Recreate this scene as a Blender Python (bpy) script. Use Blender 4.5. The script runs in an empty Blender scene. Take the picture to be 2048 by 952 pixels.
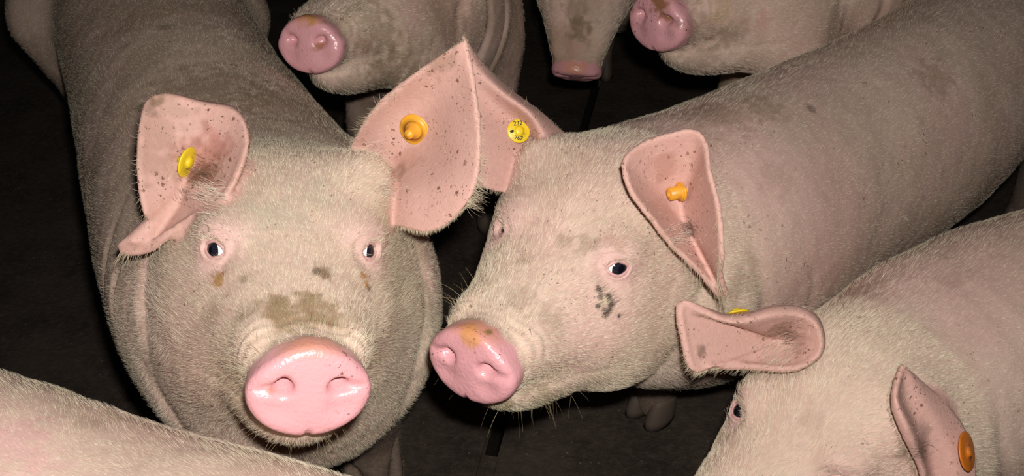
import bpy, bmesh, math, random
import numpy as np
from mathutils import Vector, Matrix
from mathutils.bvhtree import BVHTree
from mathutils.kdtree import KDTree

# ------------------------------------------------------------------ camera, light, exposure
S = bpy.context.scene
COL = S.collection
F = 1967.0; CX, CY = 1024.0, 476.0
PITCH = math.radians(35); CAMZ = 1.22
C0 = np.array([0, 0, CAMZ])
FW = np.array([0, math.cos(PITCH), -math.sin(PITCH)])
UP = np.array([0, math.sin(PITCH), math.cos(PITCH)])
RT = np.array([1.0, 0, 0])

cam = bpy.data.cameras.new('camera'); cam_o = bpy.data.objects.new('camera', cam); COL.objects.link(cam_o)
cam.sensor_width = 36; cam.lens = 36 * F / 2048
cam.clip_start = 0.02
cam_o.location = C0; cam_o.rotation_euler = (math.radians(90) - PITCH, 0, 0)
S.camera = cam_o
vs = S.view_settings
vs.view_transform = 'Standard'; vs.look = 'None'; vs.gamma = 1; vs.use_curve_mapping = False
vs.exposure = 0.0

W = bpy.data.worlds.new('dim_barn'); S.world = W; W.use_nodes = True
W.node_tree.nodes['Background'].inputs[0].default_value = (0.9, 0.95, 1, 1)
W.node_tree.nodes['Background'].inputs[1].default_value = 0.012

fl = bpy.data.lights.new('camera_flash', 'AREA'); fl.shape = 'RECTANGLE'; fl.size = 0.035; fl.size_y = 0.02
fl.energy = 18.0; fl.color = (1.0, 0.975, 0.95); fl.spread = math.radians(180)
fo = bpy.data.objects.new('camera_flash', fl); COL.objects.link(fo)
fo.location = C0 + UP * 0.065 + RT * 0.03 - FW * 0.01; fo.rotation_euler = cam_o.rotation_euler

rng = np.random.default_rng(7)

def P(px, py, d):
    return C0 + FW * d + RT * ((px - CX) / F * d) + UP * ((CY - py) / F * d)
def ray(px, py):
    v = FW + RT * ((px - CX) / F) + UP * ((CY - py) / F)
    return v / np.linalg.norm(v)
def CV(r, u, t):                       # direction from right / up / towards-viewer components
    v = RT * r + UP * u - FW * t
    return v / np.linalg.norm(v)
def nrm(v):
    v = np.asarray(v, float); return v / np.linalg.norm(v)

# ------------------------------------------------------------------ node helpers
def mat(name):
    m = bpy.data.materials.new(name); m.use_nodes = True
    nt = m.node_tree; b = nt.nodes['Principled BSDF']
    return m, nt, b
def N(nt, t, **kw):
    n = nt.nodes.new(t)
    for k, v in kw.items():
        if k in n.inputs: n.inputs[k].default_value = v
        else: setattr(n, k, v)
    return n
def L(nt, a, ao, b, bi): nt.links.new(a.outputs[ao], b.inputs[bi])
def mixc(nt, fac, a, b, mode='MIX'):
    n = nt.nodes.new('ShaderNodeMix'); n.data_type = 'RGBA'; n.blend_type = mode
    for idx, v in ((0, fac), (6, a), (7, b)):
        if isinstance(v, tuple) and len(v) == 2 and hasattr(v[0], 'outputs'): nt.links.new(v[0].outputs[v[1]], n.inputs[idx])
        elif isinstance(v, (int, float)): n.inputs[idx].default_value = v
        else: n.inputs[idx].default_value = v
    return (n, 2)
def ramp(nt, src, a, b, lo=0.0, hi=1.0):
    n = nt.nodes.new('ShaderNodeMapRange'); n.inputs[1].default_value = a; n.inputs[2].default_value = b
    n.inputs[3].default_value = lo; n.inputs[4].default_value = hi
    nt.links.new(src[0].outputs[src[1]], n.inputs[0]); return (n, 0)

# ------------------------------------------------------------------ materials
def skin_material():
    m, nt, b = mat('pig_skin')
    tc = N(nt, 'ShaderNodeTexCoord')
    colr = N(nt, 'ShaderNodeAttribute', attribute_name='skin_tint')
    msk = N(nt, 'ShaderNodeAttribute', attribute_name='skin_mask')   # r dirt, g specks, b wet bare snout
    sep = N(nt, 'ShaderNodeSeparateColor'); L(nt, msk, 'Color', sep, 0)
    n1 = N(nt, 'ShaderNodeTexNoise', Scale=14.0, Detail=6.0, Roughness=0.65); L(nt, tc, 'Object', n1, 'Vector')
    n2 = N(nt, 'ShaderNodeTexNoise', Scale=160.0, Detail=4.0, Roughness=0.7); L(nt, tc, 'Object', n2, 'Vector')
    # mottling of the hide
    base = mixc(nt, ramp(nt, (n2, 0), .3, .75, 0.0, .35), (colr, 'Color'), (.36, .22, .16, 1), 'MIX')
    inv = N(nt, 'ShaderNodeMath', operation='SUBTRACT'); inv.inputs[0].default_value = 1; L(nt, sep, 2, inv, 1)
    base = mixc(nt, (inv, 0), (colr, 'Color'), base)
    # dried muck in clouds
    mul = N(nt, 'ShaderNodeMath', operation='MULTIPLY')
    r1 = ramp(nt, (n1, 0), .46, .66, 0, .7); nt.links.new(r1[0].outputs[0], mul.inputs[0]); L(nt, sep, 0, mul, 1)
    base = mixc(nt, (mul, 0), base, (.20, .135, .075, 1))
    # small dark specks
    nd = N(nt, 'ShaderNodeTexNoise', Scale=420.0, Detail=2.0); L(nt, tc, 'Object', nd, 'Vector')
    vm = N(nt, 'ShaderNodeVectorMath', operation='MULTIPLY_ADD'); L(nt, nd, 'Color', vm, 0); vm.inputs[1].default_value = (.006, .006, .006); L(nt, tc, 'Object', vm, 2)
    n3 = N(nt, 'ShaderNodeTexNoise', Scale=38.0, Detail=3.0); L(nt, tc, 'Object', n3, 'Vector')
    add = N(nt, 'ShaderNodeMath', operation='ADD'); L(nt, n3, 0, add, 0); L(nt, sep, 1, add, 1)
    for sc, r_a, lo_, colr_ in ((150.0, .36, .80, (.15, .06, .035, 1)), (330.0, .32, .76, (.05, .028, .02, 1))):
        vo = N(nt, 'ShaderNodeTexVoronoi', Scale=sc, Randomness=1.0); L(nt, vm, 0, vo, 'Vector')
        thr = N(nt, 'ShaderNodeSeparateColor'); L(nt, vo, 'Color', thr, 0)
        rad = ramp(nt, (thr, 0), .35, 1.0, 0.0, r_a)                # every speck its own size, many missing
        sub = N(nt, 'ShaderNodeMath', operation='SUBTRACT'); nt.links.new(rad[0].outputs[0], sub.inputs[0]); L(nt, vo, 'Distance', sub, 1)
        sp = ramp(nt, (sub, 0), -.02, .06)
        r3 = ramp(nt, (add, 0), lo_, lo_ + .14)
        m2 = N(nt, 'ShaderNodeMath', operation='MULTIPLY'); nt.links.new(sp[0].outputs[0], m2.inputs[0]); nt.links.new(r3[0].outputs[0], m2.inputs[1])
        m3 = N(nt, 'ShaderNodeMath', operation='MULTIPLY'); L(nt, m2, 0, m3, 0); m3.inputs[1].default_value = .85
        base = mixc(nt, (m3, 0), base, colr_)
    nt.links.new(base[0].outputs[2], b.inputs['Base Color'])
    rg = ramp(nt, (sep, 2), 0, 1, .62, .26); nt.links.new(rg[0].outputs[0], b.inputs['Roughness'])
    sg = ramp(nt, (sep, 2), 0, 1, .25, .6); nt.links.new(sg[0].outputs[0], b.inputs['Specular IOR Level'])
    # pores, fine
    bp = N(nt, 'ShaderNodeBump', Strength=0.35, Distance=0.0016)
    n4 = N(nt, 'ShaderNodeTexNoise', Scale=330.0, Detail=3.0, Roughness=.6); L(nt, tc, 'Object', n4, 'Vector')
    L(nt, n4, 0, bp, 'Height')
    n5 = N(nt, 'ShaderNodeTexVoronoi', Scale=260.0, feature='SMOOTH_F1'); L(nt, tc, 'Object', n5, 'Vector')
    b2 = N(nt, 'ShaderNodeBump', Distance=.0004); L(nt, sep, 2, b2, 'Strength'); L(nt, n5, 'Distance', b2, 'Height'); L(nt, bp, 0, b2, 'Normal'); L(nt, b2, 0, b, 'Normal')
    b.inputs['Subsurface Weight'].default_value = 0.12
    b.inputs['Subsurface Radius'].default_value = (.008, .003, .002)
    b.inputs['Subsurface Scale'].default_value = 1.0
    return m
def hair_material(name, c1, c2, tinted=False):
    m, nt, b = mat(name)
    hi = N(nt, 'ShaderNodeHairInfo')
    c = mixc(nt, (hi, 'Random'), c1, c2)
    if tinted:
        at = N(nt, 'ShaderNodeAttribute', attribute_name='muck_shade_tint'); c = mixc(nt, 1.0, c, (at, 'Color'), 'MULTIPLY')
    nt.links.new(c[0].outputs[2], b.inputs['Base Color'])
    b.inputs['Roughness'].default_value = .45; b.inputs['Specular IOR Level'].default_value = .3
    return m
def plain(name, col, rough, spec=.5, noise=0.0, dark=None, scale=90.0):
    m, nt, b = mat(name)
    b.inputs['Base Color'].default_value = (*col, 1); b.inputs['Roughness'].default_value = rough
    b.inputs['Specular IOR Level'].default_value = spec
    if noise:
        tc = N(nt, 'ShaderNodeTexCoord'); n = N(nt, 'ShaderNodeTexNoise', Scale=scale, Detail=4.0); L(nt, tc, 'Object', n, 'Vector')
        c = mixc(nt, ramp(nt, (n, 0), .5, .78, 0, noise), (*col, 1), (*(dark or (.1, .05, .02)), 1))
        nt.links.new(c[0].outputs[2], b.inputs['Base Color'])
    return m
M_SKIN = skin_material()
M_HAIR = hair_material('pale_bristle', (.64, .53, .37, 1), (.82, .74, .57, 1), True)
M_HAIR_PALE = hair_material('pale_ear_hair', (.50, .42, .30, 1), (.80, .72, .60, 1))
M_EARHAIR = hair_material('ear_fringe', (.34, .25, .15, 1), (.62, .52, .38, 1))
M_DARKHAIR = hair_material('dark_ear_hair', (.05, .035, .025, 1), (.22, .16, .10, 1))
M_WHISK = hair_material('long_whisker', (.30, .20, .09, 1), (.55, .44, .28, 1))
M_SCL = plain('eye_white', (.86, .84, .82), .18)
M_IRIS = plain('dark_iris', (.012, .011, .016), .08)
M_PUPIL = plain('pupil', (.004, .004, .007), .05)
M_DUCT = plain('pink_eye_corner', (.62, .27, .27), .25)
M_LID = plain('eyelid_skin', (.52, .30, .27), .45)
M_HOOF = plain('hoof_horn', (.075, .055, .042), .65, .3, .5)
M_YEL = plain('yellow_plastic', (.70, .50, .015), .38, .5, .5, (.25, .16, .02))
M_AMB = plain('amber_plastic', (.66, .30, .02), .42, .5, .6, (.28, .13, .03))
M_ORA = plain('orange_plastic', (.56, .15, .012), .45, .4, .9, (.16, .06, .02))
M_INK = plain('black_ink', (.012, .012, .008), .6)

# ------------------------------------------------------------------ object helpers
def mesh_obj(name, V, Fc, mats, parent=None, loc=None, smooth=True, mi=None):
    me = bpy.data.meshes.new(name)
    V = np.asarray(V, float)
    if loc is not None: V = V - np.asarray(loc)
    me.from_pydata([tuple(v) for v in V], [], [tuple(int(i) for i in f) for f in Fc]); me.update()
    for mm in (mats if isinstance(mats, (list, tuple)) else [mats]): me.materials.append(mm)
    if mi is not None: me.polygons.foreach_set('material_index', np.asarray(mi, np.int32))
    if smooth: me.polygons.foreach_set('use_smooth', np.ones(len(me.polygons), bool))
    o = bpy.data.objects.new(name, me); COL.objects.link(o)
    if parent: o.parent = parent
    return o
def fast_mesh(name, V, Q):
    me = bpy.data.meshes.new(name)
    me.vertices.add(len(V)); me.vertices.foreach_set('co', np.asarray(V, np.float32).ravel())
    Q = np.asarray(Q, np.int32); k = Q.shape[1]
    me.loops.add(Q.size); me.loops.foreach_set('vertex_index', Q.ravel())
    me.polygons.add(len(Q)); me.polygons.foreach_set('loop_start', np.arange(0, Q.size, k, dtype=np.int32))
    me.update(calc_edges=True); me.validate()
    return me
def lathe(profile, n=28):
    V = []; Fc = []
    for r, z in profile:
        for i in range(n):
            a = 2 * math.pi * i / n; V.append((r * math.cos(a), r * math.sin(a), z))
    for j in range(len(profile) - 1):
        for i in range(n):
            Fc.append((j*n+i, j*n+(i+1) % n, (j+1)*n+(i+1) % n, (j+1)*n+i))
    Fc.append(tuple(range(n))[::-1]); Fc.append(tuple((len(profile)-1)*n+i for i in range(n)))
    return np.array(V, float), Fc
def frame_from(nv, upv):
    z = nrm(nv); x = nrm(np.cross(upv, z)); y = np.cross(z, x)
    return np.stack([x, y, z], 1)

# ------------------------------------------------------------------ implicit modelling
def smin(a, b, k):
    h = np.clip(.5 + .5 * (b - a) / k, 0, 1); return b + (a - b) * h - k * h * (1 - h)
def smax(a, b, k): return -smin(-a, -b, k)
def ell(p, c, r, R=None):
    q = p - np.asarray(c)
    if R is not None: q = q @ R
    r = np.asarray(r); k0 = np.sqrt(((q / r) ** 2).sum(1)) + 1e-9; k1 = np.sqrt(((q / r ** 2) ** 2).sum(1)) + 1e-9
    return k0 * (k0 - 1) / k1
def rcone(p, a, b, ra, rb):
    a = np.asarray(a); b = np.asarray(b); ab = b - a
    t = np.clip(((p - a) @ ab) / (ab @ ab), 0, 1)
    return np.linalg.norm(p - a - t[:, None] * ab, axis=1) - (ra + (rb - ra) * t)
def crom(pts, n):
    pts = np.asarray(pts, float); m = len(pts); t = np.linspace(0, m - 1 - 1e-9, n); i = t.astype(int); f = (t - i)[:, None]
    g = lambda k: pts[np.clip(k, 0, m - 1)]
    p0, p1, p2, p3 = g(i - 1), g(i), g(i + 1), g(i + 2)
    return .5 * (2*p1 + (p2-p0)*f + (2*p0-5*p1+4*p2-p3)*f**2 + (3*p1-p0-3*p2+p3)*f**3)
def gencyl(p, sp):                     # sp rows: x y z w htop hbot
    c = sp[:, :3]; out = np.full(len(p), 1e9)
    for i in range(len(sp) - 1):
        a, b = c[i], c[i+1]; ab = b - a; l2 = ab @ ab
        tt = ((p - a) @ ab) / l2; t = np.clip(tt, 0, 1)
        T = ab / math.sqrt(l2); Sd = nrm(np.cross(T, [0, 0, 1])); U = np.cross(Sd, T)
        q = p - a - t[:, None] * ab
        w = sp[i, 3] + (sp[i+1, 3] - sp[i, 3]) * t
        ht = sp[i, 4] + (sp[i+1, 4] - sp[i, 4]) * t; hb = sp[i, 5] + (sp[i+1, 5] - sp[i, 5]) * t
        u = q @ Sd / w; v = q @ U; v = v / np.where(v > 0, ht, hb)
        ax = (q @ T) / np.minimum(w, ht)
        rho = np.sqrt(u*u + v*v + ax*ax)
        np.minimum(out, (rho - 1) * np.minimum(w, ht), out=out)
    return out
HS = np.array([  # head stations: y, half width, top, bottom
 (.030, .030, .020, .026), (.012, .0505, .0405, .040), (-.004, .0540, .0435, .0425), (-.016, .0525, .0425, .043), (-.028, .0490, .0395, .042), (-.045, .0530, .0425, .044),
 (-.075, .0655, .0510, .049), (-.105, .0760, .063, .058), (-.14, .084, .079, .068), (-.18, .090, .098, .080),
 (-.22, .099, .117, .088), (-.26, .104, .130, .095), (-.30, .106, .132, .100), (-.34, .108, .123, .104), (-.38, .110, .110, .106), (-.42, .110, .10, .104), (-.46, .105, .09, .095)])
_ys = np.linspace(-.46, .03, 200)
_hs = np.stack([np.interp(_ys, HS[::-1, 0], HS[::-1, k]) for k in (1, 2, 3)], 1)
_k = np.exp(-np.linspace(-2, 2, 13) ** 2); _k /= _k.sum()
_hs = np.stack([np.convolve(np.pad(_hs[:, k], 6, mode='edge'), _k, 'valid') for k in range(3)], 1)
EYE = np.array([.0735, -.165, .066]); EYER = .0172
EO = EO_STD = nrm((.70, .66, .26)); SLIM = 0.0              # the way an eye opening faces (for +x side)
def eye_center(sx): return np.array([sx, 1, 1]) * (EYE - EO * EYER * .85)
def head_sdf(h, jowl=1.0, opening=True):
    x, y, z = h[:, 0], h[:, 1], h[:, 2]; ax = np.abs(x) * (1 + SLIM * np.clip((-y - .17) / .06, 0, 1) * np.clip((z + .04) / .06, 0, 1)); m = np.stack([ax, y, z], 1)
    yc = np.clip(y, -.46, .03)
    w = np.interp(yc, _ys, _hs[:, 0]); ht = np.interp(yc, _ys, _hs[:, 1]); hb = np.interp(yc, _ys, _hs[:, 2])
    zz = z + np.where(y > -.03, .004, .004 * np.clip((y + .07) / .04, 0, 1))   # widest a little below the middle
    front = np.clip((y + .06) / .05, 0, 1)
    wn = w * (1 - front * .22 * np.clip(zz / .04, 0, 1) ** 1.5)
    v = zz / np.where(zz > 0, ht, hb)
    ex = 2 + .55 * np.clip((-y - .12) / .06, 0, 1) * np.clip(z / .04, 0, 1)     # the forehead is broad and flat
    rho = np.sqrt(((ax / wn) ** ex + np.abs(v) ** ex) ** (2 / ex) + (np.maximum(-.46 - y, 0) / .06) ** 2)
    d = (rho - 1) * np.minimum(w, ht) * .85
    disc = y - (.004 + .006 * (1 - (ax / .055) ** 2) - .10 * np.clip(z, -.05, .05) ** 2 / .05)
    d = smax(d, disc, .006)
    # lower jaw, jowls, cheeks, brows
    d = smin(d, ell(m, (0, -.080, -.052), (.040, .056, .030)), .014)
    d = smin(d, ell(m, (0, -.155, -.060), (.066, .10, .042)), .03)
    d = smin(d, ell(m, (.052, -.235, -.060), (.056, .085, .058 * jowl)), .03)
    d = smin(d, ell(m, (.058, -.205, -.018), (.042, .080, .056)), .03)
    d = smin(d, ell(m, (.066, -.190, .079), (.020, .032, .015)), .026)
    d = smin(d, ell(m, (.070, -.275, .095), (.028, .036, .026)), .035)
    d = smin(d, ell(m, (.040, -.065, .014), (.016, .035, .022)), .014)   # flesh pads beside the snout
    # eye socket hollow, lids
    e = eye_center(1)
    d = smax(d, -ell(m, e + EO * .021 + np.array([0, .006, .0]), (.017, .019, .015)), .016)
    lid = np.linalg.norm(m - e, axis=1) - (EYER + .0032)
    d = smin(d, lid, .008)
    o = EO; bh = nrm(np.cross(o, (0, 0, 1))); bv = np.cross(bh, o)
    q = m - e; a = q @ bh; b = q @ bv; al = q @ o
    op = (np.sqrt((a / .0125) ** 2 + (b / .0088) ** 2) - 1) * .0088
    op = np.maximum(op, .0085 - al)
    if opening: d = smax(d, -op, .0015)
    # nostrils: wells with an overhanging upper rim and a crease running outwards
    nR = np.array([[1, 0, 0], [0, math.cos(.5), math.sin(.5)], [0, -math.sin(.5), math.cos(.5)]])
    d = smax(d, -ell(m, (.0225, .002, .0035), (.0090, .027, .0070), nR), .0042)
    d = smax(d, -ell(m, (.036, .011, .0012), (.015, .010, .0034)), .005)
    d = smax(d, -ell(m, (.0, .011, -.0435), (.0028, .012, .006)), .003)
    # shallow dish across the disc and the mouth line
    d = smax(d, -ell(m, (.026, .022, -.018), (.017, .0155, .013)), .008)
    my = np.clip(y, -.17, -.01); mz = -.050 + .10 * np.clip(-my - .05, 0, 1) ** 1.0 * .25
    mouth = np.sqrt((z - mz) ** 2 + np.maximum(np.abs(y + .09) - .08, 0) ** 2)
    d = d + .0012 * np.exp(-(mouth / .0035) ** 2)
    return d
# value noise for soft unevenness
def vnoise(p, s, seed=0):
    q = p * s + seed * 17.3; i = np.floor(q).astype(np.int64); f = q - i; f = f * f * (3 - 2 * f); out = 0
    def hsh(a):
        n = a[:, 0] * 374761393 + a[:, 1] * 668265263 + a[:, 2] * 2147483647 + seed * 9973
        n = (n ^ (n >> 13)) * 1274126177; n = n ^ (n >> 16); return (n & 0xffff) / 65535.0
    for dx in (0, 1):
        for dy in (0, 1):
            for dz in (0, 1):
                wt = np.where(dx, f[:, 0], 1-f[:, 0]) * np.where(dy, f[:, 1], 1-f[:, 1]) * np.where(dz, f[:, 2], 1-f[:, 2])
                out = out + wt * hsh(i + np.array([dx, dy, dz]))
    return out
def fbm(p, s, seed=0, o=3):
    return sum(vnoise(p, s * 2 ** k, seed + k) * .5 ** k for k in range(o)) / sum(.5 ** k for k in range(o))

def surface_nets(f, lo, hi, h):
    n = np.ceil((np.asarray(hi) - lo) / h).astype(int) + 1
    ax = [lo[k] + h * np.arange(n[k]) for k in range(3)]
    # coarse pass keeps the fine evaluation near the surface
    st = 4
    cz = [a[::st] for a in ax]; G = np.stack(np.meshgrid(*cz, indexing='ij'), -1).reshape(-1, 3)
    cd = f(G).reshape([len(a) for a in cz])
    D = np.repeat(np.repeat(np.repeat(cd, st, 0), st, 1), st, 2)[:n[0], :n[1], :n[2]]
    D = np.where(D > 0, 1., -1.) * np.maximum(np.abs(D), 1e-4)
    act = np.abs(cd) < h * st * 3.2
    A = np.repeat(np.repeat(np.repeat(act, st, 0), st, 1), st, 2)[:n[0], :n[1], :n[2]]
    idx = np.argwhere(A); pts = np.asarray(lo) + idx * h
    vals = np.concatenate([f(c) for c in np.array_split(pts, max(1, len(pts) // 150000))])
    D[A] = vals
    for k in range(3):
        e = [slice(None)] * 3
        for j in (0, -1): e[k] = j; D[tuple(e)] = np.abs(D[tuple(e)]) + 1e-3
    Sg = D < 0
    cs = np.zeros((n[0]-1, n[1]-1, n[2]-1), int); acc = np.zeros(cs.shape + (3,)); cnt = np.zeros(cs.shape)
    offs = [(a, b, c) for a in (0, 1) for b in (0, 1) for c in (0, 1)]
    sl = lambda o: tuple(slice(o[k], n[k]-1+o[k]) for k in range(3))
    for o in offs: cs += Sg[sl(o)]
    for a in offs:
        for k in range(3):
            if a[k] == 0:
                b = list(a); b[k] = 1
                da, db = D[sl(a)], D[sl(b)]; cr = (da < 0) != (db < 0)
                t = np.where(cr, da / np.where(cr, da - db, 1), 0)
                for j in range(3): acc[..., j] += np.where(cr, a[j] + (t if j == k else 0), 0)
                cnt += cr
    on = cnt > 0; vid = -np.ones(cs.shape, int); vid[on] = np.arange(on.sum())
    V = (np.argwhere(on) + acc[on] / cnt[on][:, None]) * h + lo
    Q = []
    for k in range(3):
        i, j = (k+1) % 3, (k+2) % 3
        s0 = [slice(1, -1)] * 3; s0[k] = slice(0, -1); s1 = list(s0); s1[k] = slice(1, None)
        a, b = Sg[tuple(s0)], Sg[tuple(s1)]
        for flip, c in ((False, a & ~b), (True, ~a & b)):
            e = np.argwhere(c); off = np.ones(3, int); off[k] = 0; e = e + off
            def g(di, dj):
                q = e.copy(); q[:, i] -= di; q[:, j] -= dj; return vid[q[:, 0], q[:, 1], q[:, 2]]
            qd = np.stack([g(1, 1), g(0, 1), g(0, 0), g(1, 0)], 1)
            Q.append(qd[:, ::-1] if flip else qd)
    Q = np.concatenate(Q); Q = Q[(Q >= 0).all(1)]
    return V, Q

# ------------------------------------------------------------------ ears
def shell(G, th, wrap=False):
    """closed shell over a grid of points G[u,v]; the second skin lies th behind (away from the viewer side)"""
    nu, nv = G.shape[:2]
    du = np.gradient(G, axis=0); dv = (np.roll(G, -1, 1) - np.roll(G, 1, 1)) if wrap else np.gradient(G, axis=1)
    n = np.cross(du, dv); n /= np.linalg.norm(n, axis=2, keepdims=True) + 1e-9
    if (n.reshape(-1, 3) @ FW).sum() < 0: n = -n
    t = np.ones((nu, nv, 1)) * th
    B = G + n * t
    V = np.concatenate([G.reshape(-1, 3), B.reshape(-1, 3)]); m = nu * nv; Fc = []
    id_ = lambda u, v: u * nv + (v % nv)
    vr = nv if wrap else nv - 1
    for u in range(nu - 1):
        for v in range(vr):
            q = (id_(u, v), id_(u+1, v), id_(u+1, v+1), id_(u, v+1)); Fc.append(q); Fc.append(tuple(m + k for k in q[::-1]))
    def rim(a, b): Fc.append((b, a, m + a, m + b))
    for v in range(vr):
        rim(id_(nu-1, v), id_(nu-1, v+1)); rim(id_(0, v+1), id_(0, v))
    if not wrap:
        for u in range(nu - 1): rim(id_(u+1, 0), id_(u, 0)); rim(id_(u, nv-1), id_(u+1, nv-1))
    return V, Fc
def leaf_ear(rows, nu=30, nv=30):      # rows of (px,py,depth): base to tip along each row
    C = np.array([[P(*q) for q in r] for r in rows])
    C = np.stack([crom(C[i], nu) for i in range(len(C))])
    G = np.stack([crom(C[:, j], nv) for j in range(nu)])
    return G, False
def cup_ear(center, rim, p=1.5, bulge=0.0, nu=22, nv=72, roll=None):
    c = np.array(center, float); R = np.array(rim, float)
    Rc = crom(np.concatenate([R[-2:], R, R[:3]]), (len(R) + 5 - 1) * 12 + 1)[24:24 + len(R) * 12]
    Rc = Rc[np.linspace(0, len(Rc) - 1e-6, nv, endpoint=False).astype(int)]
    fs = np.linspace(.06, 1, nu); G = np.zeros((nu, nv, 3))
    for i, f in enumerate(fs):
        q = c[:2] + (Rc[:, :2] - c[:2]) * f
        d = c[2] + (Rc[:, 2] - c[2]) * f ** p - bulge * math.sin(math.pi * f) 
        for j in range(nv): G[i, j] = P(q[j, 0], q[j, 1], d[j])
    if roll:                              # the outer side of the ear curling away behind its rim
        K_ = np.array(roll, float); K_ = np.stack([np.interp(np.linspace(0, len(R), nv, endpoint=False), np.arange(len(R) + 1), np.r_[K_[:, k], K_[0, k]]) for k in range(3)], 1)
        ex = []
        for w in (.25, .55, 1.0):
            a_ = math.sin(w * math.pi / 2)
            ex.append([P(Rc[j, 0] + K_[j, 0] * a_, Rc[j, 1] + K_[j, 1] * a_, Rc[j, 2] + K_[j, 2] * w * w + .002 * w) for j in range(nv)])
        G = np.concatenate([G, np.array(ex)])
    return G, True
def head_ear(R, t, s, sx, droop=.3, out=1.0):     # an ordinary ear for the pigs whose ears are out of the picture
    rows = []
    for v in np.linspace(-1, 1, 5):
        r = []
        for u in np.linspace(0, 1, 5):
            wv = .052 * (1 - u) ** .55 * (1 + .7 * u)
            r.append(R @ (s * np.array([sx * (.085 + .12 * u * out + .01 * (1 - abs(v))), -.27 + .03 * u + v * wv, .112 + .075 * u - droop * .12 * u * u + .018 * v * v])) + t)
        rows.append(r)
    C = np.array(rows); C = np.stack([crom(C[i], 18) for i in range(5)])
    return np.stack([crom(C[:, j], 18) for j in range(18)]), False

# ------------------------------------------------------------------ pigs
SKINC = np.array([.60, .435, .35]); PINK = np.array([.66, .40, .36]); SNOUT = np.array([.62, .30, .31]); EARC = np.array([.58, .325, .275])
PIGS = {}
def adjacency_smooth(V, E, it, w=.5, mask=None):
    n = len(V); deg = np.bincount(E.ravel(), minlength=n).astype(float)[:, None]; deg[deg == 0] = 1
    for _ in range(it):
        A = np.stack([np.bincount(E[:, 0], V[E[:, 1], k], n) + np.bincount(E[:, 1], V[E[:, 0], k], n) for k in range(3)], 1) / deg
        dl = (A - V) * w
        V = V + (dl if mask is None else dl * mask[:, None])
    return V

def hair_curves(name, roots, dirs, nrmv, length, rad, material, parent, loc, bend=.5, kind='stuff', pts=4, tint=None):
    n = len(roots)
    cu = bpy.data.hair_curves.new(name); cu.add_curves([pts] * n)
    t = np.linspace(0, 1, pts)[None, :, None]
    lift = nrmv * .55
    p = roots[:, None, :] - np.asarray(loc) + length[:, None, None] * (t * dirs[:, None, :] + (t - bend * t * t) * lift[:, None, :])
    cu.attributes['position'].data.foreach_set('vector', p.astype(np.float32).ravel())
    ra = cu.attributes.get('radius') or cu.attributes.new('radius', 'FLOAT', 'POINT')
    rv = (rad[:, None] if hasattr(rad, '__len__') else np.full((n, 1), rad)) * np.linspace(1, .25, pts)[None, :]
    ra.data.foreach_set('value', rv.astype(np.float32).ravel())
    if tint is not None:
        ta = cu.attributes.new('muck_shade_tint', 'FLOAT_COLOR', 'CURVE'); ta.data.foreach_set('color', np.concatenate([tint, np.ones((n, 1))], 1).astype(np.float32).ravel())
    cu.materials.append(material)
    o = bpy.data.objects.new(name, cu); COL.objects.link(o); o.parent = parent
    o['kind'] = kind
    return o

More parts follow.
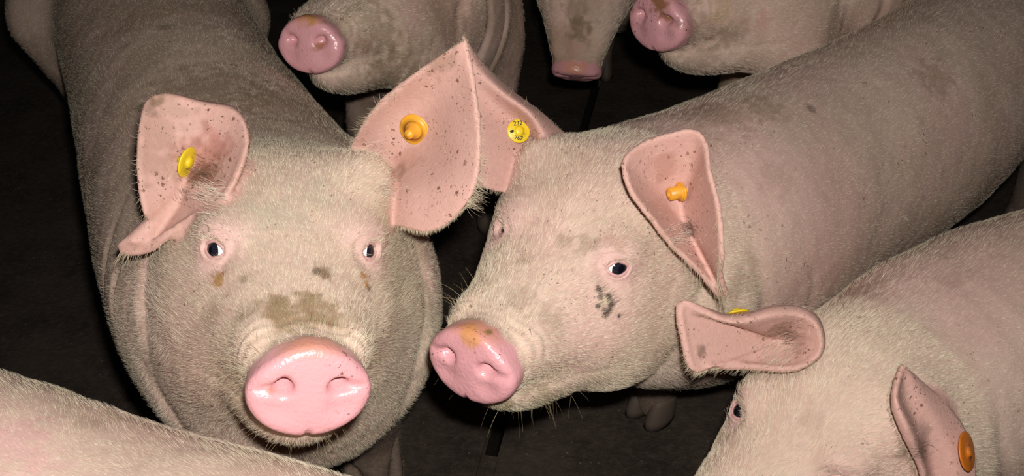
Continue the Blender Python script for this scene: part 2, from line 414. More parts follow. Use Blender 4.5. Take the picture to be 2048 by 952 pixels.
def make_pig(key, R, t, s, spine, legs, ears, label, voxel=.003, detail=True, stains_shade=(), hair=1.0, jowl=1.0, eyes=(1, -1), gaze=None, head=True, specks=0.0, tint=1.0, dirt=.35, folds=1.0, extra=None, body_hair=1.0, fringe=(1, 1), eye_dir=None, slim=0.0, tufts=(), hide=(1, 1, 1)):
    global EO, SLIM
    EO = EO_STD if eye_dir is None else nrm(eye_dir); SLIM = slim
    R = np.asarray(R, float); t = np.asarray(t, float)
    sp = crom(spine, max(14, 4 * len(spine)))
    loc = np.array([spine[1][0], spine[1][1], 0.0])
    tail_dir = nrm(np.array(spine[-1][:3]) - np.array(spine[0][:3]))
    def body_sdf(p):
        d = gencyl(p, sp)
        for lg in legs:
            pts = lg[0]; rr = lg[1]; dl = None
            for i in range(len(pts) - 1):
                q = rcone(p, pts[i], pts[i+1], rr[i], rr[i+1]); dl = q if dl is None else smin(dl, q, .02)
            d = smin(d, dl, .06)
        if extra:
            for c, r, k in extra: d = smin(d, ell(p, np.array(c), r), k)
        return d
    OPEN = [False]
    def sdf(p):
        d = body_sdf(p)
        if head:
            h = (p - t) @ R / s; near = (np.abs(h).max(1) < .60)
            hd = np.full(len(p), 1.0); hd[near] = head_sdf(h[near], jowl, OPEN[0]) * s
            d = np.where(near, smin(d, hd, .055), d)
        return d
    pts = [sp[:, :3] - sp[:, 3:4] - .05, sp[:, :3] + np.maximum(sp[:, 3:4], sp[:, 4:5]) + .05]
    if head: hp = np.array([R @ (s * np.array(q)) + t for q in ((0, .05, 0), (.06, .03, 0), (-.06, .03, 0), (0, -.2, .18), (0, -.1, -.14), (.16, -.25, 0), (-.16, -.25, 0))]); pts.append(hp)
    for lg in legs: pts.append(np.array(lg[0]) - .15); pts.append(np.array(lg[0]) + .15)
    pts = np.concatenate(pts); lo = pts.min(0) - .02; hi = pts.max(0) + .02; lo[2] = max(lo[2], -.03)
    V, Q = surface_nets(sdf, lo, hi, .007 if detail else .010)
    # legs stand on the ground
    V[:, 2] = np.maximum(V[:, 2], .001)
    me = fast_mesh('b', V, Q); bm = bmesh.new(); bm.from_mesh(me)
    EV = []
    for G, wrap in ears:
        ev, ef = shell(G, .0065 * (1 if detail else 1.3), wrap)
        vs_ = [bm.verts.new(v) for v in ev]
        fs_ = []
        for f in ef:
            try: fs_.append(bm.faces.new([vs_[i] for i in f]))
            except ValueError: pass
        if wrap:
            nv = G.shape[1]; m = G.shape[0] * nv
            try: bm.faces.new([vs_[i] for i in range(nv)][::-1]); bm.faces.new([vs_[m + i] for i in range(nv)])
            except ValueError: pass
        EV.append(G)
    bm.to_mesh(me); bm.free()
    tmp = bpy.data.objects.new('tmp', me); COL.objects.link(tmp)
    md = tmp.modifiers.new('r', 'REMESH'); md.mode = 'VOXEL'; md.voxel_size = voxel
    dg = bpy.context.evaluated_depsgraph_get(); ev = tmp.evaluated_get(dg)
    me2 = bpy.data.meshes.new_from_object(ev)
    bpy.data.objects.remove(tmp); bpy.data.meshes.remove(me)
    nV = len(me2.vertices); V = np.empty(nV * 3, np.float32); me2.vertices.foreach_get('co', V); V = V.reshape(-1, 3).astype(float)
    E = np.empty(len(me2.edges) * 2, np.int32); me2.edges.foreach_get('vertices', E); E = E.reshape(-1, 2)
    # distance to the ears
    de = np.full(nV, 1.0); inner = np.zeros(nV)
    if EV:
        ept = np.concatenate([G[::1].reshape(-1, 3) for G in EV]); kd = KDTree(len(ept))
        for i, q in enumerate(ept): kd.insert(q, i)
        kd.balance()
        lo_e = ept.min(0) - .05; hi_e = ept.max(0) + .05
        cand = np.where(((V > lo_e) & (V < hi_e)).all(1))[0]
        for i in cand: de[i] = kd.find(V[i])[2]
    V = adjacency_smooth(V, E, 2, .5)
    # settle everything but the ears exactly on the implicit surface
    wj = np.clip((de - .008) / .012, 0, 1)
    if head:
        far = np.clip((-.30 - ((V - t) @ R / s)[:, 1]) / .1, 0, 1) * wj; V = adjacency_smooth(V, E, 12, .5, far)
        far = far[:, None]
    else: V = adjacency_smooth(V, E, 12, .5); far = 1
    for _ in range(2 if detail else 1):
        f0 = sdf(V); eps = 5e-4
        g = np.stack([(sdf(V + eps * e) - f0) / eps for e in np.eye(3)], 1); g2 = (g * g).sum(1) + .05
        V = V - np.clip(f0 / g2, -.004, .004)[:, None] * g * wj[:, None] * (1 - far)
    V = adjacency_smooth(V, E, 1, .25)
    if head:
        hh = (V - t) @ R / s; V = adjacency_smooth(V, E, 3, .45, (hh[:, 1] > -.03) * (np.abs(hh).max(1) < .08) * np.clip((.03 - np.abs(hh[:, 2])) / .01, 0, 1))
    h = (V - t) @ R / s
    hole = np.zeros(nV)
    if head:                            # open the lids
        m_ = h * [1, 1, 1]; m_[:, 0] = np.abs(h[:, 0]); o = EO; bh = nrm(np.cross(o, (0, 0, 1))); bv = np.cross(bh, o)
        q = m_ - eye_center(1); a_ = q @ bh; b_ = q @ bv; al = q @ o
        ql = np.sqrt((a_ / .0125) ** 2 + (b_ / .0090) ** 2)
        hole = np.clip((1.06 - ql) / .16, 0, 1) * (al > .004) * (al < .04)
        q2 = q + o * (hole * (np.minimum(al, .009) - al))[:, None]
        h2 = eye_center(1) + q2; h2[:, 0] *= np.where(h[:, 0] < 0, -1, 1)
        V = np.where(hole[:, None] > 0, (h2 * s) @ R.T + t, V)
    # folds, wrinkles and unevenness
    nr = g / np.sqrt(g2)[:, None]
    hy = h[:, 1]; disp = np.zeros(nV)
    if head:
        wrk = np.exp(-((hy + .040) / .014) ** 2) * np.clip((h[:, 2] + .005) / .02, 0, 1) * (np.abs(h[:, 0]) < .08)
        disp += .0010 * wrk * np.clip(vnoise(h, 45, 13) * 1.8 - .2, 0, 1) * np.sin(hy * 2 * math.pi / .011 + 2.5 * vnoise(h, 60, 3)) * (np.linalg.norm(h, axis=1) < .12)
        nk = np.clip((-.285 - hy) / .03, 0, 1) * np.clip((.52 + hy) / .06, 0, 1) * (np.abs(h).max(1) < .6)
        ph = hy + .05 * (vnoise(h, 8, 5) - .5)
        disp += -folds * .0075 * nk * np.maximum(np.cos(ph * 2 * math.pi / .075), 0) ** 3 * np.clip(.55 - (h[:, 2] / .15), .0, 1) * np.clip(vnoise(h, 11, 8) * 2 - .5, 0, 1)
        cr = np.exp(-((hy + .285 + .02 * np.sin(h[:, 2] * 20)) / .015) ** 2) * np.clip((.06 - h[:, 2]) / .06, 0, 1) * (np.abs(h).max(1) < .5)
        disp += -folds * .010 * cr * np.clip(vnoise(h, 14, 15) * 1.6, .2, 1)
    if head:
        ve = np.sqrt((a_ / 1.25) ** 2 + b_ ** 2); disp += -.0018 * np.exp(-((ve - .0185) / .0022) ** 2) * np.clip(b_ / .008, 0, 1) * (al > 0) * (al < .05) - .0010 * np.exp(-((ve - .0150) / .0016) ** 2) * np.clip(-b_ / .006, 0, 1) * (al > 0) * (al < .05)
    disp += .006 * (fbm(V, 11, 2) - .5) * wj * np.clip(1 - np.exp(-((np.abs(h).max(1)) / .35) ** 4), .15, 1) + .0012 * (fbm(V, 60, 4, 2) - .5) * wj
    V = V + nr * (disp * wj)[:, None]
    V[:, 2] = np.maximum(V[:, 2], .001)
    # colours and masks of the hide
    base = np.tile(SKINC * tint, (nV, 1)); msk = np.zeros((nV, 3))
    f1 = fbm(V, 7, 11); f2 = fbm(V, 25, 12)
    base = base + (PINK * tint - base) * np.clip((f1 - .42) * 2.2, 0, .6)[:, None]
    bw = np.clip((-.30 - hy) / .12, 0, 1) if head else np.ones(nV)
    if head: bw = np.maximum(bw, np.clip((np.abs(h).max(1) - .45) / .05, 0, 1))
    base = base * (1 + (np.array(hide) - 1) * bw[:, None])  # duller hide behind the head, also standing in for the flash's falloff
    msk[:, 0] = np.clip(dirt * (.25 + 1.6 * np.clip(f1[::1] * .4 + fbm(V, 4, 21) * .8 - .45, 0, 1)), 0, 1)
    msk[:, 1] = np.clip(specks + .5 * (f2 - .5), 0, .5)
    if head and detail: msk[:, 1] = np.clip(msk[:, 1] + .07 * (np.abs(h).max(1) < .4), 0, .5)
    cl = np.clip((fbm(V, 12, 61, 4) - .40) / .22, 0, 1) * msk[:, 0]
    base = base + (np.array([.25, .17, .09]) - base) * np.clip(cl * 1.1, 0, .8)[:, None]
    if EV:
        ew = np.clip((.013 - de) / .006, 0, 1); base = base + (EARC - base) * ew[:, None] * .85
        msk[:, 1] = np.maximum(msk[:, 1], ew * .42 * (.6 + .8 * (f2 - .2))); msk[:, 0] *= 1 - .7 * ew
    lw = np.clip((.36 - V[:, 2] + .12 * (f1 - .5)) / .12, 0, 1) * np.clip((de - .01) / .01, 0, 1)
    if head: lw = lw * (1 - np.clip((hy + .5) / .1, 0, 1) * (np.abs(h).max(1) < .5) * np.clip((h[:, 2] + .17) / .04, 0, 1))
    base = base + (np.array([.055, .042, .033]) - base) * (lw * .93)[:, None]  # mud low down, deepened to paint in the shade on the legs
    bare = np.zeros(nV)
    if head:
        rr = np.sqrt((h[:, 0] / .058) ** 2 + (h[:, 2] / .05) ** 2)
        bare = np.clip((hy + .021 + .002 * np.sin(h[:, 0] * 300)) / .005, 0, 1) * (rr < 1.6) * (hy < .1) * (hole == 0) * np.clip((h[:, 2] + .049 + .02 * np.clip(hy / .01, 0, 1)) / .003, 0, 1)
        base = base + (SNOUT - base) * bare[:, None]
        top = np.clip((h[:, 2] - .026) / .014, 0, 1) * bare * np.clip(.4 + fbm(V, 40, 31), 0, 1)
        base = base + (np.array([.50, .20, .06]) - base) * (top * .75)[:, None]
        msk[:, 2] = bare; msk[:, 0] *= 1 - bare; msk[:, 1] = np.where(bare > .5, .06 + .32 * (f2 > .56), msk[:, 1])
        # pinker bare skin round the eyes
        for sx in (1, -1):
            e = eye_center(sx) + np.array([0, .004, 0]); w = np.exp(-(np.linalg.norm((h - e) * [1, 1, .8], axis=1) / .030) ** 4)
            base = base + (np.array([.60, .37, .34]) - base) * (w * .8)[:, None]; msk[:, 0] *= 1 - w
    me2.vertices.foreach_set('co', (V - loc).astype(np.float32).ravel()); me2.update()
    fc = np.empty(len(me2.polygons) * 4, np.int32)
    bvh = BVHTree.FromPolygons([Vector(v) for v in V], [tuple(p.vertices) for p in me2.polygons])
    def hit(px, py):
        r_ = bvh.ray_cast(Vector(C0), Vector(ray(px, py)))
        return None if r_[0] is None else (np.array(r_[0]), np.array(r_[1]))
    for (px, py, rad, colr, amt) in stains_shade:  # real stains, plus canal shade painted inside the ear cups
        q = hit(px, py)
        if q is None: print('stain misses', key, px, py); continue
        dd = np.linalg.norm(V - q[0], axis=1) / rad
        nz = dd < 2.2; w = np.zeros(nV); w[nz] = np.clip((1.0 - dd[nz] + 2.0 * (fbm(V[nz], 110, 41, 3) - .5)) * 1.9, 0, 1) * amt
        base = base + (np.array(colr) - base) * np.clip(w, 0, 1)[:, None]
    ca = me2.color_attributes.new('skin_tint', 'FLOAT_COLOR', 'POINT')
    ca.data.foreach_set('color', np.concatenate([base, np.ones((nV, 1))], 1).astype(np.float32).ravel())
    cb = me2.color_attributes.new('skin_mask', 'FLOAT_COLOR', 'POINT')
    cb.data.foreach_set('color', np.concatenate([msk, np.ones((nV, 1))], 1).astype(np.float32).ravel())
    me2.materials.clear(); me2.materials.append(M_SKIN)
    me2.polygons.foreach_set('use_smooth', np.ones(len(me2.polygons), bool))
    me2.name = 'body'
    root = bpy.data.objects.new('pig', None); COL.objects.link(root); root.location = loc
    root.empty_display_size = .1
    root['label'] = label; root['category'] = 'pig'
    bo = bpy.data.objects.new('body', me2); COL.objects.link(bo); bo.parent = root
    # hooves
    for lg in legs:
        foot = np.array(lg[0][-1]); fwd = -nrm(tail_dir * [1, 1, 0]); side = np.cross(fwd, [0, 0, 1])
        vv = []; ff = []
        for k in (-1, 1):
            o0 = len(vv); prof = [(.030, .0), (.030, .014), (.025, .045), (.018, .056)]
            for (r_, z_) in prof:
                for i in range(14):
                    a = 2 * math.pi * i / 14
                    q = fwd * (math.cos(a) * r_ * 1.15 + .012 - z_ * .2) + side * (math.sin(a) * r_ * .62 + k * .021)
                    vv.append(np.array([foot[0], foot[1], 0]) + q + np.array([0, 0, z_ + .001]))
            for j in range(3):
                for i in range(14): ff.append((o0+j*14+i, o0+j*14+(i+1) % 14, o0+(j+1)*14+(i+1) % 14, o0+(j+1)*14+i))
            ff.append(tuple(o0 + i for i in range(14))[::-1]); ff.append(tuple(o0 + 42 + i for i in range(14)))
        mesh_obj('hoof', vv, ff, M_HOOF, root, loc)
    # eyes
    if head:
        for sx in eyes:
            c = eye_center(sx); o = EO * [sx, 1, 1]; gz = nrm(np.array((gaze or {}).get(sx, (.95, .35, .12))) * [sx, 1, 1])
            n1, n2 = 40, 28; Fr = frame_from(gz, np.array([0, 0, 1.0])); vv = []; ff = []; mi = []
            th = np.concatenate([np.linspace(.02, math.radians(39), 10), np.linspace(math.radians(40.5), math.pi - .02, n2 - 10)])
            for a in th:
                rad = EYER * (1 + .05 * math.exp(-(a / .5) ** 2))
                for i in range(n1):
                    b = 2 * math.pi * i / n1; vv.append(c + Fr @ np.array([rad * math.sin(a) * math.cos(b), rad * math.sin(a) * math.sin(b), rad * math.cos(a)]))
            for j in range(n2 - 1):
                for i in range(n1):
                    ff.append((j*n1+i, (j+1)*n1+i, (j+1)*n1+(i+1) % n1, j*n1+(i+1) % n1)); mi.append(2 if j < 4 else 1 if j < 9 else 0)
            pk_ = nrm(np.array([-.02 * sx, .74, -.67])); VV = np.array(vv) - c
            for fi, f_ in enumerate(ff):
                if mi[fi] == 0 and nrm(VV[list(f_)].mean(0)) @ pk_ > .94: mi[fi] = 3
            ff.append(tuple(range(n1))); mi.append(2); ff.append(tuple((n2-1)*n1+i for i in range(n1))[::-1]); mi.append(0)
            vv = [R @ (s * v) + t for v in vv]
            mesh_obj('eye', vv, ff, [M_SCL, M_IRIS, M_PUPIL, M_DUCT], root, loc, True, mi)
            # the rim of the lids
            bh = nrm(np.cross(o, (0, 0, 1))); bv = np.cross(bh, o); vv = []; ff = []; n1 = 44; n2 = 8
            for i in range(n1):
                a = 2 * math.pi * i / n1
                A = .0122 * math.cos(a); B = .0086 * math.sin(a) * (1 - .25 * abs(math.cos(a)))
                q = bh * A + bv * B; al = math.sqrt(max((EYER + .0012) ** 2 - A * A - B * B, 0)); ctr = q + o * al
                er = nrm(ctr); tg = nrm(-bh * math.sin(a) * .0122 + bv * math.cos(a) * .0086); e2 = np.cross(er, tg)
                for k in range(n2):
                    b = 2 * math.pi * k / n2; vv.append(R @ (s * (c + ctr + .0021 * (er * math.cos(b) * .8 + e2 * math.sin(b)))) + t)
            for i in range(n1):
                for k in range(n2): ff.append((i*n2+k, i*n2+(k+1) % n2, ((i+1) % n1)*n2+(k+1) % n2, ((i+1) % n1)*n2+k))
            mesh_obj('eyelid', vv, ff, M_LID, root, loc)
            # lashes on the upper lid
            n = 46; a = np.linspace(.15, math.pi - .15, n) + rng.normal(0, .03, n)
            rt = np.array([R @ (s * (c + bh * .0122 * math.cos(x_) + bv * .0088 * math.sin(x_) + o * math.sqrt(max(EYER ** 2 - .00012 * math.cos(x_) ** 2, 1e-6)))) + t for x_ in a])
            dr = np.array([R @ nrm(o * .9 + bv * .35 + bh * .5 * math.cos(x_) + rng.normal(0, .12, 3)) for x_ in a])
            hair_curves('eyelashes', rt, dr, np.tile(R @ bv, (n, 1)) * .3, rng.uniform(.008, .014, n) * s, .00022, M_HAIR, root, loc, tint=np.ones((n, 3)))
    # bristles
    if hair > 0:
        me2.calc_loop_triangles(); nt_ = len(me2.loop_triangles)
        T = np.empty(nt_ * 3, np.int32); me2.loop_triangles.foreach_get('vertices', T); T = T.reshape(-1, 3)
        a, b, c = V[T[:, 0]], V[T[:, 1]], V[T[:, 2]]; cr = np.cross(b - a, c - a); ar = np.linalg.norm(cr, axis=1) / 2; tn = cr / (2 * ar[:, None] + 1e-12)
        ctr = (a + b + c) / 3; vis = ((C0 - ctr) * tn).sum(1) / np.linalg.norm(C0 - ctr, axis=1)
        q = ctr - C0; dep = q @ FW; px = CX + F * (q @ RT) / dep; py = CY - F * (q @ UP) / dep
        inv = (vis > -.35) & (dep > .1) & (px > -1200) & (px < 3200) & (py > -900) & (py < 2600)
        hd = np.abs(h[T[:, 0]]).max(1) < .36 if head else np.zeros(nt_, bool)
        dist = np.linalg.norm(ctr - C0, axis=1)
        earw = de[T[:, 0]] < .011
        dens = np.where(hd, 150000., 42000. * body_hair) * np.where(bare[T[:, 0]] > .3, 0, 1) * np.where(earw, .02, 1) * (.5 + 1.0 * f2[T[:, 0]])
        if head:
            for sx in (1, -1):
                e = eye_center(sx); dens *= 1 - .96 * np.exp(-(np.linalg.norm(h[T[:, 0]] - e, axis=1) / .028) ** 6)
        dens *= inv * hair
        cnt = rng.poisson(ar * dens); ti = np.repeat(np.arange(nt_), cnt); n = len(ti)
        r1 = np.sqrt(rng.random(n)); r2 = rng.random(n)
        rp = a[ti] * (1-r1)[:, None] + b[ti] * (r1 * (1-r2))[:, None] + c[ti] * (r1 * r2)[:, None]
        nn = tn[ti]; hv = h[T[ti, 0]]
        fld = np.tile(tail_dir, (n, 1)) + [0, 0, -.35]
        if head:
            hdv = (R @ np.array([0, -1, .0])); wv = np.clip((hv[:, 1] + .42) / .15, 0, 1)[:, None]
            side = np.sign(hv[:, 0])[:, None] * (R @ np.array([1., 0, 0]))[None]
            fh = hdv[None] + side * (.45 * np.clip(np.abs(hv[:, 0]) / .07, 0, 1))[:, None] + (R @ np.array([0, 0, -1.]))[None] * np.clip((-hv[:, 2]) / .05, 0, 1)[:, None] * .6
            fld = fld * (1 - wv) + fh * wv
        fld = fld + rng.normal(0, .22, (n, 3)) + .9 * (np.stack([vnoise(rp, 22, 51), vnoise(rp, 22, 52), vnoise(rp, 22, 53)], 1) - .5)
        fld -= (fld * nn).sum(1)[:, None] * nn; fld /= np.linalg.norm(fld, axis=1)[:, None] + 1e-9
        ln = rng.uniform(.006, .0125, n) * np.where(hd[ti], 1, .85)
        hair_curves('bristles', rp, fld, nn, ln, .00012 * np.clip(dist[ti], .9, 1.4) * np.where(hd[ti], 1, .85), M_HAIR, root, loc, tint=np.clip((base[T[ti, 0]] / SKINC) ** .8, .2, 1.1))  # hair takes on the muck and painted shade of the skin
    if hair > 0 and detail:
        rp_ = []; dr_ = []; ln_ = []
        for (G, wrap), fr in zip(ears, fringe):
            edges = [(G[-1], G[-1] - G[-4])] if wrap else [(G[:, 0], G[:, 0] - G[:, 3]), (G[:, -1], G[:, -1] - G[:, -4]), (G[-1], G[-1] - G[-4])]
            if wrap and len(G) == 25: edges = [(G[-4], G[-4] - G[-7])]
            for q, dq in edges:
                m_ = len(q); cntf = int(m_ * 16 * fr)
                u = rng.random(cntf) * (m_ - 1); i0 = u.astype(int); f_ = (u - i0)[:, None]
                q_ = q[i0] * (1 - f_) + q[np.minimum(i0 + 1, m_ - 1)] * f_; d_ = dq[i0]; d_ = d_ / (np.linalg.norm(d_, axis=1)[:, None] + 1e-9)
                rp_.append(q_ + FW * rng.uniform(0, .006, cntf)[:, None] - d_ * .001); dr_.append(d_ * .8 + [0, 0, -.25] + FW * .35 + rng.normal(0, .25, (cntf, 3)))
                low = np.clip((q_[:, 2].max() - q_[:, 2]) / .12, .25, 1); ln_.append(rng.uniform(.006, .020, cntf) * low)
        if rp_:
            rp_ = np.concatenate(rp_); dr_ = np.concatenate(dr_); dr_ /= np.linalg.norm(dr_, axis=1)[:, None]; ln_ = np.concatenate(ln_)
            hair_curves('ear_fringe', rp_, dr_, np.tile(-UP, (len(rp_), 1)) * .8, ln_, .00015, M_EARHAIR, root, loc)
        if head:                            # long whiskers on the chin and lips
            n = 100; rp_ = []; dr_ = []
            Vh = h; ok = np.where((np.linalg.norm((h - [0, -.07, -.06]) * [1, .8, 1], axis=1) < .085) & (h[:, 2] < -.01) & (h[:, 1] < -.02))[0]
            pk = rng.choice(ok, n); dw = nr[pk] + rng.normal(0, .3, (n, 3)) + [0, 0, -.35]; dw /= np.linalg.norm(dw, axis=1)[:, None]
            hair_curves('whiskers', V[pk], dw, np.tile([0, 0, 1.], (n, 1)), rng.uniform(.012, .048, n) * rng.random(n) ** .4, .00009, M_WHISK, root, loc, bend=.7, pts=6)
            ok = np.where((h[:, 1] > -.075) & (h[:, 1] < -.025) & (h[:, 2] > -.02))[0]; pk = rng.choice(ok, 40)
            dw = nr[pk] + rng.normal(0, .3, (40, 3)); dw /= np.linalg.norm(dw, axis=1)[:, None]
            hair_curves('whiskers', V[pk], dw, np.tile([0, 0, 1.], (40, 1)), rng.uniform(.010, .03, 40), .00014, M_WHISK, root, loc, bend=.7, pts=6)
        for (px, py, sp_, n, dv, ln0, mt) in tufts:
            qs = [hit(px + a_[0], py + a_[1]) for a_ in rng.normal(0, sp_, (n, 2))]; qs = [q_ for q_ in qs if q_ is not None]; n = len(qs)
            q0 = np.array([q_[0] for q_ in qs]); dd = nrm(dv)[None] + rng.normal(0, .28, (n, 3)); dd /= np.linalg.norm(dd, axis=1)[:, None]
            hair_curves('ear_hair', q0, dd, np.tile(-FW, (n, 1)), ln0 * rng.uniform(.5, 1.1, n), .00014, mt, root, loc, bend=.6)
    PIGS[key] = dict(root=root, hit=hit, loc=loc, R=R, t=t, s=s, V=V)
    print(key, 'verts', nV)
    return root

def leg(x, y, ztop, lean=(0, 0), hind=False, r=1.0):
    lx, ly = lean
    if hind: pts = [(x, y, ztop), (x + lx * .5, y + ly * .5, .27), (x - lx * .1, y - ly * .1, .17), (x, y, .03)]; rr = [.115 * r, .065 * r, .042 * r, .034 * r]
    else: pts = [(x + lx, y + ly, ztop), (x + lx * .4, y + ly * .4, .24), (x, y, .13), (x, y, .03)]; rr = [.075 * r, .052 * r, .040 * r, .033 * r]
    return ([np.array(p) for p in pts], rr)

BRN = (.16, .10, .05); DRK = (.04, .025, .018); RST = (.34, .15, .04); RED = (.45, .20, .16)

# ------------------------------------------------------------------ the slatted floor and the walls of the pen
def floor_material():
    m, nt, b = mat('wet_dark_concrete')
    tc = N(nt, 'ShaderNodeTexCoord')
    n1 = N(nt, 'ShaderNodeTexNoise', Scale=7.0, Detail=7.0, Roughness=.7); L(nt, tc, 'Object', n1, 'Vector')
    n2 = N(nt, 'ShaderNodeTexNoise', Scale=70.0, Detail=5.0, Roughness=.7); L(nt, tc, 'Object', n2, 'Vector')
    c = mixc(nt, ramp(nt, (n1, 0), .35, .7), (.022, .016, .012, 1), (.054, .040, .030, 1))
    c = mixc(nt, ramp(nt, (n2, 0), .45, .8, 0, .7), c, (.075, .055, .042, 1))
    vo = N(nt, 'ShaderNodeTexVoronoi', Scale=45.0); L(nt, tc, 'Object', vo, 'Vector')
    c = mixc(nt, ramp(nt, (vo, 'Distance'), .04, .10, .8, 0), c, (.15, .12, .09, 1))
    nt.links.new(c[0].outputs[2], b.inputs['Base Color'])
    b.inputs['Roughness'].default_value = .6; b.inputs['Specular IOR Level'].default_value = .22
    bp = N(nt, 'ShaderNodeBump', Strength=.6, Distance=.006); L(nt, n2, 0, bp, 'Height'); L(nt, bp, 0, b, 'Normal')
    return m
M_FLOOR = floor_material()
M_WALL = plain('dim_concrete_wall', (.10, .095, .09), .85, .2, .6, (.04, .03, .025), 6)
def bx(bm, lo, hi, M_=None, bev=0.0):
    r_ = bmesh.ops.create_cube(bm, size=1.0)
    for v in r_['verts']:
        v.co = Vector([lo[k] + (v.co[k] + .5) * (hi[k] - lo[k]) for k in range(3)])
        if M_ is not None: v.co = M_ @ v.co
    if bev:
        es = list({e for v in r_['verts'] for e in v.link_edges}); bmesh.ops.bevel(bm, geom=es, offset=bev, segments=2, affect='EDGES')
def bm_obj(name, bm, m, parent=None):
    me = bpy.data.meshes.new(name); bm.to_mesh(me); bm.free(); me.materials.append(m)
    o = bpy.data.objects.new(name, me); COL.objects.link(o); o.parent = parent; return o
ang = math.atan2(.275, 1.4)
MF = Matrix.Translation((-.255, 0, 0)) @ Matrix.Rotation(-ang, 4, 'Z')     # local y runs along the slots
bm = bmesh.new()
pitch, gap = .65, .022
for k in range(-4, 6):
    x0 = k * pitch
    bx(bm, (x0 + gap / 2, -1.5, -.10), (x0 + pitch - gap / 2, 5.2, 0), MF, .004)
    for y0 in (-1.5, .98, 2.72, 4.5): bx(bm, (x0 - gap / 2 - .002, y0, -.10), (x0 + gap / 2 + .002, y0 + (.16 if y0 > 0 else .3), -.0005), MF)
fo_ = bm_obj('floor', bm, M_FLOOR); fo_['kind'] = 'structure'
bm = bmesh.new(); bx(bm, (-4, -2, -.62), (4, 6, -.6)); o = bm_obj('floor_pit', bm, M_FLOOR); o['kind'] = 'structure'
bm = bmesh.new(); bx(bm, (-3.4, 4.6, 0), (3.4, 4.75, 1.1), None, .01); o = bm_obj('wall_back', bm, M_WALL); o['kind'] = 'structure'

# ------------------------------------------------------------------ the pigs
# 1: the one that faces the camera
RA = [[-0.9466, 0.3029, 0.1108], [-0.2558, -0.9143, 0.314], [0.1964, 0.2689, 0.9429]]; tA = [-0.1704, 0.6078, 0.6417]
earA_l = cup_ear((388, 362, 1.015), [(446, 402, .957), (482, 335, .965), (494, 272, .98), (468, 222, .995), (400, 206, 1.0), (335, 188, .99), (293, 200, .98), (277, 255, .972), (273, 345, .965), (286, 425, .965), (314, 462, .99), (268, 482, .975), (238, 506, .98), (280, 509, .98), (330, 478, .97), (390, 440, .965)], .75, roll=[(3, 4, .015), (7, 2, .03), (8, -2, .03), (6, -7, .03), (0, -7, .02), (0, -3, .01)] + [(0, 0, .004)] * 10)
earA_r = leaf_ear([
 [(672, 352, 1.12), (735, 238, 1.04), (815, 163, 1.01), (885, 108, .99), (931, 76, .98)],
 [(690, 372, 1.12), (768, 262, 1.06), (840, 212, 1.04), (905, 180, 1.005), (946, 180, .98)],
 [(712, 400, 1.10), (785, 330, 1.07), (850, 300, 1.045), (912, 285, 1.0), (957, 285, .975)],
 [(735, 425, 1.07), (800, 392, 1.03), (858, 380, 1.01), (908, 372, .99), (950, 365, .975)],
 [(750, 445, 1.05), (805, 455, 1.02), (850, 464, 1.005), (893, 448, .995), (932, 412, .985)]])
make_pig('A', RA, tA, 1.0,
 [(-.255, .86, .555, .13, .12, .13), (-.285, .96, .462, .195, .20, .225), (-.36, 1.10, .445, .195, .20, .24), (-.48, 1.34, .43, .185, .20, .22), (-.61, 1.62, .42, .18, .205, .22), (-.75, 1.92, .42, .18, .20, .21), (-.83, 2.06, .42, .13, .14, .15)],
 [leg(-.20, .97, .40, (-.02, .03)), leg(-.47, 1.06, .40, (.02, .03)), leg(-.62, 1.93, .42, (-.03, -.05), True), leg(-.93, 1.95, .42, (.06, -.03), True)],
 [earA_l, earA_r], 'big pig facing the camera head-on with a wide pink snout', .0026,
 gaze={1: (.90, .42, .08), -1: (.90, .42, .08)}, fringe=(.35, 1),
 stains_shade=[(443, 552, .008, RST, 1.2), (436, 566, .007, RST, 1.1), (728, 556, .007, RST, 1.2), (737, 574, .005, DRK, 1.2), (733, 565, .007, RST, 1.0), (648, 548, .010, BRN, .9), (632, 543, .004, DRK, .9), (488, 560, .006, BRN, .7), (405, 350, .018, (.20, .08, .06), 1.0), (412, 335, .008, DRK, 1.0), (400, 392, .006, DRK, .8), (425, 300, .03, (.46, .20, .17), .7), (285, 215, .012, DRK, .7), (310, 205, .010, (.2, .11, .06), .8), (380, 300, .02, (.42, .17, .14), .6), (430, 300, .02, (.42, .17, .14), .5), (880, 120, .02, BRN, .5), (820, 320, .02, (.42, .2, .15), .5), (800, 345, .012, BRN, .5), (590, 628, .030, (.22, .14, .07), .8), (540, 622, .024, (.22, .14, .07), .7), (640, 625, .024, (.22, .14, .07), .6), (690, 640, .02, (.22, .14, .07), .5), (570, 890, .018, (.2, .14, .06), .6), (640, 888, .018, (.2, .14, .06), .6), (420, 640, .02, BRN, .3), (480, 820, .03, BRN, .35), (760, 700, .03, BRN, .3), (425, 345, .02, (.25, .10, .07), .7), (300, 215, .012, DRK, .5), (560, 430, .03, (.38, .34, .26), .4), (640, 390, .03, (.38, .34, .26), .3),  # dark reds and blacks round the left ear's canal are painted shade
  (330, 55, .016, DRK, .5), (420, 180, .10, BRN, .45), (560, 210, .09, BRN, .4), (300, 250, .06, BRN, .3), (540, 780, .006, RST, .5)],
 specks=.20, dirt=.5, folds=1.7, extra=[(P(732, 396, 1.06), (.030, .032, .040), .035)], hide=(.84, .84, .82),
 tufts=[(408, 345, 14, 70, CV(-.5, .2, .6), .016, M_DARKHAIR), (430, 392, 16, 90, CV(-.75, .35, .5), .018, M_HAIR_PALE), (372, 395, 8, 30, CV(.2, .5, .6), .010, M_DARKHAIR), (770, 380, 14, 90, CV(.75, -.1, .5), .014, M_HAIR_PALE), (745, 300, 12, 70, CV(.8, .2, .5), .014, M_HAIR_PALE)])

